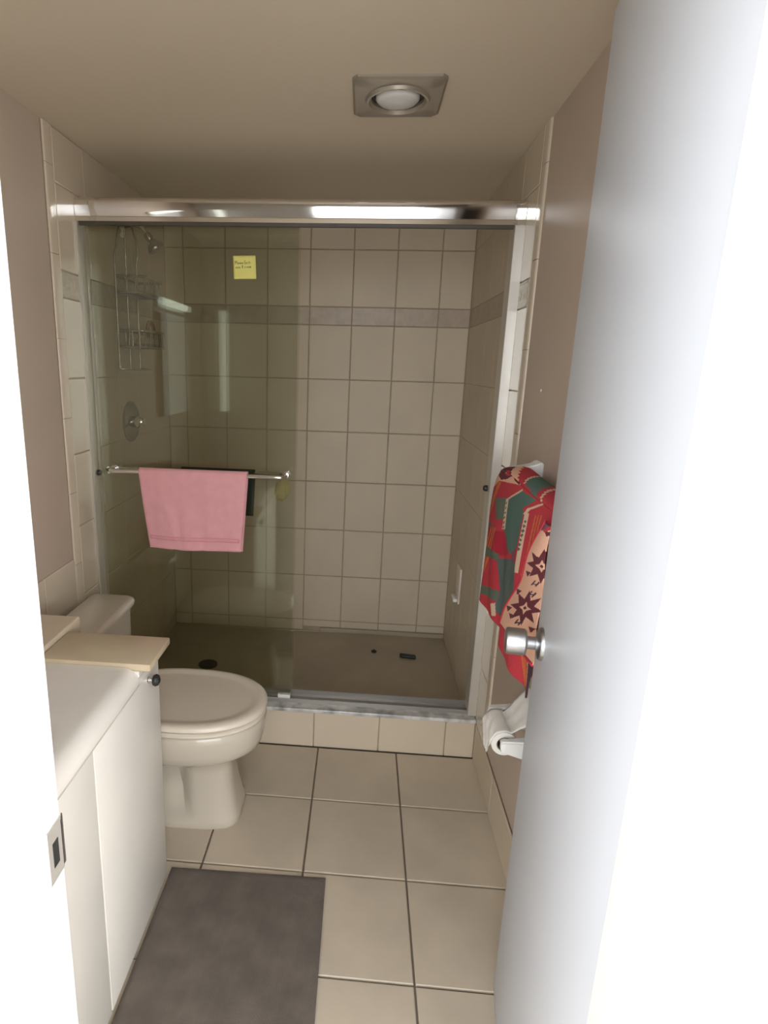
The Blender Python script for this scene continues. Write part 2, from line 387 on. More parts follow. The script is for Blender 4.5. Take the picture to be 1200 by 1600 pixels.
# pink towel over the outer rail
def drape(yc, zc, r, drop_f, drop_b, xa, xb, taper, n=64, m=44, side=-1, wav=.004, seed=0):
    """grid of points from the front hem over the rail to the back hem; side -1: front is towards -Y"""
    R_ = random.Random(seed); ph = [R_.uniform(0, 6) for _ in range(8)]
    prof = []
    nf, na = n, 10
    for i in range(nf): prof.append((side*r, -drop_f*(1 - i/nf), 1 - i/nf))
    for i in range(na+1):
        a = PI*i/na; prof.append((side*r*math.cos(a), r*math.sin(a), 0))
    for i in range(1, nf+1): prof.append((-side*r, -drop_b*i/nf, i/nf))
    P = []
    for k, (dy, dz, t) in enumerate(prof):
        row = []
        for j in range(m+1):
            u = j/m; a = xa + taper*t*.032; b = xb - taper*t*.022
            x = a + (b-a)*u
            wv = wav*t*(math.sin(u*9+ph[0]+t*2) + .6*math.sin(u*17+ph[1]-t*3))
            front = k < nf+na//2
            crease = t*(.008*math.exp(-((u-.34+.20*(1-t))/.035)**2) + .006*math.exp(-((u-.43+.05*t)/.05)**2) + .004*math.exp(-((u-.66+.03*t)/.03)**2)) if front else 0
            row.append((x, yc + dy + (side*(abs(wv)+crease)*1.0 if front else -side*abs(wv)*.3), zc + dz + .002*math.sin(u*5+ph[2])*t))
        P.append(row)
    return P
tw = empty('pink_towel', (-.78, -.012, 1.085), 'pink terry hand towel folded over the outside rail of the shower door', 'towel')
P = drape(-.012, 1.078, .0125, .278, .287, -.972, -.582, 1, wav=.0065, seed=3)
b_ = BM(); grid(b_, P); o = obj('cloth', b_, 'pink', tw, smooth=True)
sd = o.modifiers.new('thickness', 'SOLIDIFY'); sd.thickness = .0045; sd.offset = 0
nf = 64
rows = [i for i in range(nf) if .836 < P[i][0][2] < .852]
b_ = BM(); grid(b_, [[(x, y-.0036, z) for x, y, z in P[i][1:-1]] for i in rows]); q = obj('woven_band', b_, 'pinkb', tw, smooth=True)
sd = q.modifiers.new('thickness', 'SOLIDIFY'); sd.thickness = .0015
b_ = BM(); tube(b_, [(x, y-.001, z+.004) for x, y, z in P[0]], .0036, 8); tube(b_, [(x, y, z+.003) for x, y, z in P[-1]], .0036, 8); obj('hem', b_, 'pink', tw, smooth=True)
# dark green cloth over the inner rail
gt = empty('dark_green_cloth', (-.73, .135, 1.07), 'dark green cloth over the inner rail behind the pink towel', 'cloth')
P = drape(.135, 1.062, .0115, .150, .17, -.865, -.583, .4, n=30, m=30, seed=5)
b_ = BM(); grid(b_, P); o = obj('cloth', b_, 'dkgreen', gt, smooth=True); sd = o.modifiers.new('thickness', 'SOLIDIFY'); sd.thickness = .004; sd.offset = 0
b_ = BM(); tube(b_, P[0], .003, 8); obj('hem', b_, 'dkgreen', gt, smooth=True)
# pale sponge hanging at the end of the inner rail
b_ = BM(); bmesh.ops.create_icosphere(b_, subdivisions=4, radius=1)
for v in b_.verts:
    c = v.co; k = 1 + .09*math.sin(c.x*7+c.z*5)*math.sin(c.y*8+1)
    v.co = Vector((-.482 + c.x*.027*k + c.z*.004, .158 + c.y*.020*k, 1.000 + c.z*.045*k))
spg = empty('bath_sponge', (-.482, .15, 1.06), 'pale yellow bath sponge hanging at right end of inner rail', 'sponge')
obj('sponge', b_, 'sponge', spg, smooth=True)
b_ = BM(); tube(b_, [(-.482, .156, 1.035), (-.486, .148, 1.06), (-.487, .135, 1.0725), (-.486, .122, 1.06), (-.482, .14, 1.038)], .0015, 6); obj('hanging_loop', b_, 'plastic', spg, smooth=True)

# sticky note on the glass
nt_ = empty('sticky_note', (-.602, .0405, 1.775), 'square yellow handwritten sticky note stuck high on the glass', 'note')
def note_pt(u, v, off=0): # u right, v down, 0..1
    x = -.6405 + .0755*u + .004*v; z = 1.8085 + .0015*u - .0735*v
    return (x, .0412 - .006*v*v*v - off, z)
b_ = BM(); grid(b_, [[note_pt(i/10, j/10) for j in range(11)] for i in range(11)]); o = obj('paper', b_, 'postit', nt_, smooth=True)
sd = o.modifiers.new('thickness', 'SOLIDIFY'); sd.thickness = .0004
GLY = {  # pen strokes in a unit box, x right, y up
 'P': [[(0, 0), (.05, 1)], [(.05, 1), (.5, 1), (.55, .6), (.05, .5)]], 'l': [[(.1, .5), (.3, 1), (.15, .1), (.4, .1)]],
 'e': [[(0, .25), (.4, .3), (.3, .5), (.05, .4), (.1, .02), (.5, .08)]], 'a': [[(.45, .45), (.1, .45), (.05, .1), (.4, .1), (.45, .45), (.55, .05)]],
 's': [[(.4, .5), (.1, .42), (.4, .15), (.05, .02)]], 'E': [[(.5, 1), (.05, 1), (0, 0), (.5, 0)], [(.02, .5), (.4, .5)]],
 'x': [[(0, .5), (.45, 0)], [(.45, .5), (0, 0)]], 'i': [[(.15, .5), (.15, .03), (.3, .05)], [(.15, .72), (.16, .68)]], 't': [[(.2, .9), (.2, .05), (.4, .05)], [(0, .55), (.45, .58)]],
 'u': [[(0, .5), (.05, .05), (.35, .1), (.4, .5), (.45, .03)]], 'R': [[(0, 0), (.05, 1), (.45, .95), (.4, .55), (.05, .5), (.5, 0)]],
 'o': [[(.25, .5), (.02, .3), (.2, .02), (.45, .25), (.25, .5)]], 'm': [[(0, .5), (.02, .02), (.05, .4), (.2, .48), (.25, .05), (.28, .4), (.42, .48), (.5, .03)]], 'r': [[(0, .5), (.05, .02), (.08, .35), (.35, .5)]], ' ': [], '-': [[(0, .3), (.4, .32)]]}
b_ = BM()
def write(txt, u, v, h, wd, slope):
    for ch in txt:
        for st in GLY[ch]:
            pts = [Vector(note_pt(u + p[0]*wd*1.15, v - p[1]*h + slope*u, .0006)) for p in st]
            for a, c in zip(pts, pts[1:]):
                d = (c-a); n_ = Vector((-d.z, 0, d.x)).normalized()*.00062
                e = d.normalized()*.0003
                b_.faces.new([b_.verts.new(p) for p in (a-e+n_, c+e+n_, c+e-n_, a-e-n_)])
        u += wd*(.8 if ch != ' ' else .6)
write('Please Exit-', .08, .36, .13, .078, -.02)
write('use R room', .10, .54, .12, .092, -.03)
obj('handwriting', b_, 'ink', nt_)

# ---------------------------------------------------------------- fittings in the shower
sh = empty('overhead_shower', (XL, .40, 1.96), 'chrome shower head on a curved arm high on the left shower wall', 'shower head')
b_ = BM(); lathe(b_, (XL, .40, 1.96), (1, 0, 0), [(0, .032), (.003, .032), (.009, .022), (.012, .012)], 22); obj('flange', b_, 'chrome', sh, smooth=40)
b_ = BM(); tube(b_, [(XL, .40, 1.96), (XL+.03, .40, 1.975), (XL+.06, .402, 1.978), (XL+.085, .405, 1.965), (XL+.105, .41, 1.940)], .0095, 12); obj('arm', b_, 'chrome', sh, smooth=60)
b_ = BM(); lathe(b_, (XL+.098, .408, 1.948), (.55, .08, -.83), [(0, .010), (.008, .015), (.022, .015), (.03, .012), (.055, .030), (.066, .034), (.072, .032), (.0725, .001)], 24); obj('spray_head', b_, 'steel', sh, smooth=35)
va = empty('shower_valve', (XL, .405, 1.212), 'chrome shower valve with a large round plate and lever', 'valve')
b_ = BM(); lathe(b_, (XL, .405, 1.212), (1, 0, 0), [(0, .085), (.004, .085), (.010, .076), (.014, .03), (.016, .001)], 40); obj('plate', b_, 'steel', va, smooth=35)
b_ = BM(); lathe(b_, (XL+.012, .405, 1.212), (1, 0, 0), [(0, .024), (.03, .024), (.045, .021), (.05, .016), (.05, .001)], 24); obj('hub', b_, 'chrome', va, smooth=35)
b_ = BM(); tube(b_, [(XL+.05, .405, 1.212), (XL+.056, .38, 1.200), (XL+.056, .345, 1.186)], [.010, .008, .006], 10); obj('lever', b_, 'chrome', va, smooth=60)

ca = empty('shower_caddy', (XL+.02, .40, 1.95), 'tall wire shower caddy with baskets hung over the shower arm', 'caddy')
y0, y1, x0, x1 = .295, .515, XL+.012, XL+.125
W = .0034
b_ = BM()   # back frame: two uprights joined by an arch over the arm, plus the hook loop
arch = [(x0, y0, 1.43)] + [(x0, y0, z) for z in (1.6, 1.77, 1.85)] + [(x0+.01, .405 - .11*math.cos(a), 1.86 + .135*math.sin(a)) for a in [PI*k/16 for k in range(1, 16)]] + [(x0, y1, z) for z in (1.85, 1.77, 1.6)] + [(x0, y1, 1.43)]
tube(b_, arch, .0042, 8); obj('frame', b_, 'steel', ca, smooth=60)
b_ = BM(); tube(b_, [(x0, .405, 1.43), (x0, .405, 1.80), (x0+.004, .395, 1.90), (x0+.012, .375, 1.965), (x0+.02, .36, 1.985)], .0038, 8); obj('centre_wire', b_, 'steel', ca, smooth=60)
def basket(z0, z1, nv, nb):
    g = BM()
    for z, r in ((z1, .0050), (z0, .0040)):
        if z is None: continue
        rr = .03; pts = [(x0, y0, z), (x1-rr, y0, z)] + arc((x1-rr, y0+rr, z), rr, -PI/2, 0, 5, 'xy') + arc((x1-rr, y1-rr, z), rr, 0, PI/2, 5, 'xy') + [(x1-rr, y1, z), (x0, y1, z)]
        tube(g, pts, r, 8, closed=True)
    o_ = obj('basket', g, 'steel', ca, smooth=60)
    h = BM()
    for k in range(1, nv):
        y = y0 + (y1-y0)*k/nv; tube(h, [(x0, y, z0), (x1, y, z0), (x1, y, z1)] if .03 < y-y0 < y1-y0-.03 else [(x0, y, z0), (x1-.01, y, z0), (x1-.01, y, z1)], W*.7, 6)
    for k in range(1, nb):
        x = x0 + (x1-x0)*k/nb; tube(h, [(x, y0, z1), (x, y0, z0), (x, y1, z0), (x, y1, z1)], W*.7, 6)
    obj('basket_wires', h, 'steel', o_, smooth=60)
basket(1.715, 1.775, 9, 3); basket(1.515, 1.575, 12, 4)
b_ = BM(); tube(b_, [(x0, y0, 1.43), (x0+.06, y0+.02, 1.425), (x0+.07, .405, 1.425), (x0+.06, y1-.02, 1.425), (x0, y1, 1.43)], .003, 8); obj('soap_rail', b_, 'steel', ca, smooth=60)
# wooden bath brush in the middle basket
br = empty('bath_brush', (XL+.075, .44, 1.520), 'round brown wooden bath brush standing in the middle wire basket', 'brush')
b_ = BM(); tube(b_, [(XL+.085, .452 + .034*math.cos(a), 1.585 + .034*math.sin(a)) for a in [2*PI*k/24 for k in range(24)]], .008, 10, closed=True); obj('ring', b_, 'wood', br, smooth=60)
obj('back', bx((XL+.045, XL+.105), (.355, .485), (1.5195, 1.531), .004), 'wood', br, smooth=40)
b_ = BM()
for i in range(4):
    for j in range(9): tube(b_, [(XL+.052+i*.014, .362+j*.0135, 1.529), (XL+.052+i*.014, .362+j*.0135 + .002*math.sin(i+j), 1.553)], .003, 5)
obj('bristles', b_, 'bristle', br)['kind'] = 'stuff'
# little white soap dish on the right shower wall
sdh = empty('soap_dish', (XR, .59, .41), 'slim white soap dish fixed to the right shower wall', 'soap dish')
obj('back_plate', bx((XR-.010, XR), (.545, .640), (.410, .580), .004), 'seat', sdh, smooth=40)
obj('tray', bx((XR-.030, XR-.008), (.555, .630), (.415, .432), .005), 'plastic', sdh, smooth=40)

# ---------------------------------------------------------------- toilet
to = empty('toilet', (-.80, -.36, 0), 'cream white two-piece toilet with closed lid beside the vanity', 'toilet')
TY = -.36
def egg(front, back, hw, z, n=48, p=2.2, pb=3.2):
    """egg outline: round nose at +X (front), squarer towards the back"""
    c = front - (front-back)*.53; out = []
    for k in range(n):
        a = 2*PI*k/n; ca_, sa = math.cos(a), math.sin(a); e = p if ca_ > 0 else pb
        x = math.copysign(abs(ca_)**(2/e), ca_); y = math.copysign(abs(sa)**(2/(p if ca_ > 0 else pb)), sa)
        out.append((c + x*((front-c) if x > 0 else (c-back)), TY + y*hw, z))
    return out
secs = []
for z, f, b, hw, p in ((0, -.535, -1.00, .108, 4.5), (.006, -.532, -1.00, .111, 4.5), (.03, -.535, -1.00, .110, 4.5), (.045, -.541, -1.0, .104, 4.5), (.12, -.555, -1.0, .099, 4), (.19, -.560, -1.0, .099, 3.6), (.225, -.552, -1.0, .108, 3.2),
                        (.245, -.525, -1.0, .128, 2.8), (.262, -.492, -1.0, .152, 2.5), (.280, -.470, -1.0, .168, 2.3), (.305, -.462, -1.0, .175, 2.25), (.345, -.458, -1.0, .178, 2.2), (.366, -.457, -1.0, .178, 2.2), (.372, -.462, -1.0, .173, 2.2)):
    s_ = egg(f, b, hw, z, 72, p, 4)
    if .03 < z < .25:      # hollow flanks behind the front column
        q = math.sin(PI*min(1, max(0, (z-.035)/.21)))**.5
        r_ = []
        for x, y, z_ in s_:
            k = min(1, max(0, (-.690-x)/.026)); k = k*k*(3-2*k)*q * (1 if x > -.735 else max(.35, 1-(-.735-x)/.09))
            r_.append((x, TY + (y-TY)*(1-.50*k), z_))
        s_ = r_
    secs.append(s_)
b_ = BM(); loft(b_, secs); obj('bowl', b_, 'porcelain', to, smooth=50)
b_ = BM(); loft(b_, [egg(-.462, -.93, .172, .3745), egg(-.457, -.93, .177, .378), egg(-.457, -.93, .177, .385), egg(-.462, -.93, .172, .3895)]); obj('seat', b_, 'seat', to, smooth=40)
b_ = BM(); loft(b_, [egg(-.459, -.935, .175, .3955), egg(-.4535, -.935, .181, .3985), egg(-.4535, -.935, .181, .405), egg(-.458, -.933, .177, .411), egg(-.468, -.928, .168, .4145), egg(-.483, -.92, .155, .4150), egg(-.494, -.912, .145, .4110), egg(-.508, -.905, .132, .4105), egg(-.6, -.82, .06, .412), egg(-.68, -.74, .01, .4125)])
lid = obj('lid', b_, 'seat', to, smooth=60)
for y in (-.44, -.28):
    b_ = BM(); tube(b_, [(-.945, y-.02, .398), (-.945, y+.02, .398)], .011, 14); obj('hinge', b_, 'seat', lid, smooth=50)
def rrect(x, y, z, r, n=6):
    out = []
    for cx_, cy_, a0 in ((x[1]-r, y[1]-r, 0), (x[0]+r, y[1]-r, PI/2), (x[0]+r, y[0]+r, PI), (x[1]-r, y[0]+r, 3*PI/2)):
        out += [(cx_ + r*math.cos(a0+PI/2*k/n), cy_ + r*math.sin(a0+PI/2*k/n), z) for k in range(n+1)]
    return out
b_ = BM(); loft(b_, [rrect((-1.10, -.99), (-.52, -.20), .372, .03), rrect((-1.115, -.978), (-.535, -.155), .40, .03), rrect((-1.12, -.976), (-.545, -.135), .44, .03), rrect((-1.122, -.974), (-.546, -.131), .622, .03)]); obj('tank', b_, 'porcelain', to, smooth=45)
b_ = BM(); loft(b_, [rrect((-1.122, -.972), (-.548, -.128), .622, .03), rrect((-1.128, -.963), (-.553, -.118), .626, .03), rrect((-1.128, -.962), (-.553, -.117), .640, .03), rrect((-1.125, -.966), (-.550, -.121), .648, .03), rrect((-1.115, -.976), (-.540, -.131), .652, .022)]); obj('tank_lid', b_, 'porcelain', to, smooth=45)
for y in (-.465, -.255):
    b_ = BM(); lathe(b_, (-.80, y, .005), (0, 0, 1), [(0, .014), (.010, .014), (.018, .009), (.020, .001)], 14); obj('bolt_cap', b_, 'porcelain', to, smooth=50)

# ---------------------------------------------------------------- vanity
vn = empty('vanity_cabinet', (-.82, -1.0, 0), 'white painted vanity cabinet with a dark round knob in the left foreground', 'vanity')
obj('carcass', bx((-.947, -.7135), (-1.40, -.650), (0, .715), .002, 1), 'cab', vn)
for y0_, y1_, ky in ((-1.036, -.653, -.733), (-1.398, -1.040, None)):
    d_ = obj('door', bx((-.7125, -.698), (y0_, y1_), (.012, .6972), .0018), 'cab', vn, smooth=40)
    ky = ky if ky else -1.32
    k_ = BM(); lathe(k_, (-.6985, ky, .682), (1, 0, 0), [(0, .008), (.002, .008), (.003, .0055), (.013, .005), (.0135, .001)], 16); st_ = obj('knob_stem', k_, 'chrome', d_, smooth=40)
    k_ = BM(); lathe(k_, (-.6855, ky, .682), (1, 0, 0), [(0, .006), (.003, .013), (.009, .0155), (.015, .013), (.019, .006), (.020, .001)], 20); obj('knob', k_, 'black', st_, smooth=50)
b_ = BM()    # cultured marble top with a shallow basin and a rounded front edge
X0, X1, Y0, Y1 = -.947, -.6975, -1.40, -.787
P = []
for i in range(25):
    u = i/25; x = X0 + (X1-.038-X0)*u; r_ = []
    for j in range(41):
        y = Y0 + (Y1-Y0)*j/40
        q = ((x+.83)/.085)**2 + ((y+1.14)/.17)**2
        z = .742 - .02*max(0, 1-q)**2
        r_.append((x, y, z))
    P.append(r_)
P += [[(X1 + .0 - .038 + .038*math.sin(a), Y0 + (Y1-Y0)*j/40, .704 + .038*math.cos(a)) for j in range(41)] for a in [PI/2*k/8 for k in range(9)]]
P.append([(X1, Y0 + (Y1-Y0)*j/40, .6975) for j in range(41)])
P.append([(X1-.009, Y0 + (Y1-Y0)*j/40, .6975) for j in range(41)])
grid(b_, P); top_ = obj('basin_top', b_, 'basin', vn, smooth=True)
obj('basin_bed', bx((X0, X1-.045), (Y0, Y1-.001), (.7155, .7205)), 'basin', top_)
sl = BM(); box(sl, (-.948, -.670), (-.786, -.634), (.7335, .7525), .004); tag(obj('counter_slab', sl, 'slab', smooth=40, loc=(-.81, -.71, .7335)), 'beige stone counter slab lying across the far end of the vanity', 'counter')
obj('slab_rest', bx((-.945, -.6985), (-.7865, -.652), (.7155, .733), .002, 1), 'cab', vn)
obj('slab_apron', bx((-.7125, -.6985), (-.7865, -.653), (.6975, .715)), 'cab', vn)

# wall cabinets on the near walls (seen only as reflections in the shower glass)
mc = empty('mirror_cabinet', (-1.17, -.93, 1.2), 'white wall cabinet above the vanity seen mirrored in the shower glass', 'cabinet')
obj('body', bx((-1.17, -1.152), (-1.07, -.68), (1.20, 1.69), .003), 'hall', mc)
for a, b in ((-1.067, -.877), (-.873, -.683)):
    d_ = obj('door', bx((-1.1515, -1.140), (a, b), (1.205, 1.685), .003), 'hall', mc)
lb = empty('light_bar', (-1.17, -.93, 1.72), 'slim white light bar above the wall cabinet', 'lamp')
obj('back_plate', bx((-1.17, -1.155), (-1.07, -.68), (1.705, 1.765), .004), 'white', lb)
b_ = BM(); tube(b_, [(-1.138, -1.06, 1.735), (-1.138, -.69, 1.735)], .016, 16)
glow = mat('lit_opal_tube', (.9, .9, .85), .4); glow.node_tree.nodes['Principled BSDF'].inputs['Emission Color'].default_value = (.93, 1, .9, 1); glow.node_tree.nodes['Principled BSDF'].inputs['Emission Strength'].default_value = 2.2
M['glow'] = glow
glow2 = glow.copy(); glow2.name = 'dim_opal_tube'; glow2.node_tree.nodes['Principled BSDF'].inputs['Emission Strength'].default_value = 1.0
obj('tube', b_, 'glow', lb, smooth=60)
l2 = empty('light_bar', (-1.035, YF, 1.17), 'slim upright light bar on the door wall seen mirrored in the shower glass', 'lamp')
obj('back_plate', bx((-1.07, -1.0), (YF, YF+.015), (1.16, 1.78), .004), 'white', l2)
b_ = BM(); tube(b_, [(-1.035, YF+.038, 1.18), (-1.035, YF+.038, 1.76)], .021, 16); obj('tube', b_, glow2, l2, smooth=60)
c2 = empty('narrow_wall_cabinet', (-1.12, YF, 1.16), 'narrow white cabinet in the corner of the door wall beside the upright light bar', 'cabinet')
obj('body', bx((-1.165, -1.078), (YF, YF+.012), (1.16, 1.77), .003), 'white', c2)
obj('door', bx((-1.162, -1.081), (YF+.0125, YF+.022), (1.165, 1.765), .003), 'white', c2)

# ---------------------------------------------------------------- bath mat
b_ = BM(); N_, K_ = 46, 60
P = [[(-.694 + .458*i/N_, -1.22 + .60*j/K_, .009 + .0018*math.sin(i*1.7+j*.9)*math.sin(j*1.3-i*.4) - (.006 if i in (0, N_) or j in (0, K_) else 0)) for j in range(K_+1)] for i in range(N_+1)]
for r_ in P:
    for j, (x, y, z) in enumerate(r_): r_[j] = (x, y - (x+.465)*-.02, z)
grid(b_, P)
mt = empty('bath_mat', (-.465, -.92, 0), 'dark grey-brown bath mat on the tile floor against the vanity', 'bath mat')
obj('pile', b_, 'rug', mt, smooth=True)
b_ = BM(); loft(b_, [[(-.694, -1.22-.00458, z), (-.236, -1.22+.00458, z), (-.236, -.62+.00458, z), (-.694, -.62-.00458, z)] for z in (.0005, .0045)]); obj('backing', b_, 'rug', mt)

# ---------------------------------------------------------------- bathroom door standing open
H0, H1 = Vector((.101, -1.4985)), Vector((.1880, -.895))
dv = (H1-H0); DW = dv.length; dv = dv.normalized(); nv = Vector((-dv.y, dv.x))       # nv points to the room side (-X)
def dp(s, n, z): return (H0.x + dv.x*s + nv.x*n, H0.y + dv.y*s + nv.y*n, z)
door = empty('door_1', (.101, -1.4985, 0)); door['kind'] = 'structure'
def dbox(b_, s, n, z, bev=0):
    q = BM(); box(q, s, n, z, bev)
    mp = {}
    for v in q.verts: mp[v] = b_.verts.new(dp(v.co.x, v.co.y, v.co.z))
    for f in q.faces: b_.faces.new([mp[v] for v in f.verts])
    q.free(); return b_
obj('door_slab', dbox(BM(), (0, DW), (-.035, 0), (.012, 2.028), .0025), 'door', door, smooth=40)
for z in (.25, 1.80):
    b_ = BM(); tube(b_, [dp(-.003, .005, z-.045), dp(-.003, .005, z+.045)], .0055, 12); obj('hinge', b_, 'nickel', door, smooth=50)
nz = Vector((nv.x, nv.y, 0)); kp = Vector(dp(DW-.062, 0, .9465))
b_ = BM(); lathe(b_, kp, nz, [(0, .0325), (.003, .0325), (.007, .030), (.009, .024), (.010, .016), (.010, .001)], 32); kr = obj('knob_rose', b_, 'nickel', door, smooth=35)
b_ = BM(); lathe(b_, kp + nz*.008, nz, [(0, .0135), (.006, .0135), (.0065, .0125), (.020, .0125), (.021, .016), (.0225, .024), (.026, .0262), (.056, .0262), (.060, .0245), (.0605, .021), (.059, .019), (.059, .001)], 36); obj('knob', b_, 'nickel', kr, smooth=30)
b_ = BM(); lathe(b_, kp - nz*.035, -nz, [(0, .0325), (.007, .03), (.010, .013), (.018, .013), (.022, .024), (.040, .026), (.042, .001)], 28); obj('rear_knob', b_, 'nickel', door, smooth=35)
obj('latch', dbox(BM(), (DW-.001, DW+.008), (-.024, -.012), (.938, .955), .002), 'nickel', door)

# ---------------------------------------------------------------- towel bar, printed towel, paper holder on the right wall
WX = .302
tb = empty('towel_bar', (WX, -.68, 1.18), 'white towel bar with chunky brackets on the brown right wall', 'towel bar')
for y in (-.405, -.965):
    b_ = BM(); loft(b_, [[(WX - d, y + a*s, 1.186 + b*s*1.25) for a, b in ((-1, -1), (1, -1), (1, 1), (-1, 1))] for d, s in ((.0, .030), (.008, .031), (.02, .024), (.05, .019), (.075, .017), (.080, .012))])
    bmesh.ops.bevel(b_, geom=b_.edges[:], offset=.003, segments=2, affect='EDGES'); obj('bracket', b_, 'plastic', tb, smooth=40)
b_ = BM(); tube(b_, [(.238, -.395, 1.180), (.238, -.97, 1.180)], .0095, 14); obj('bar', b_, 'plastic', tb, smooth=60)

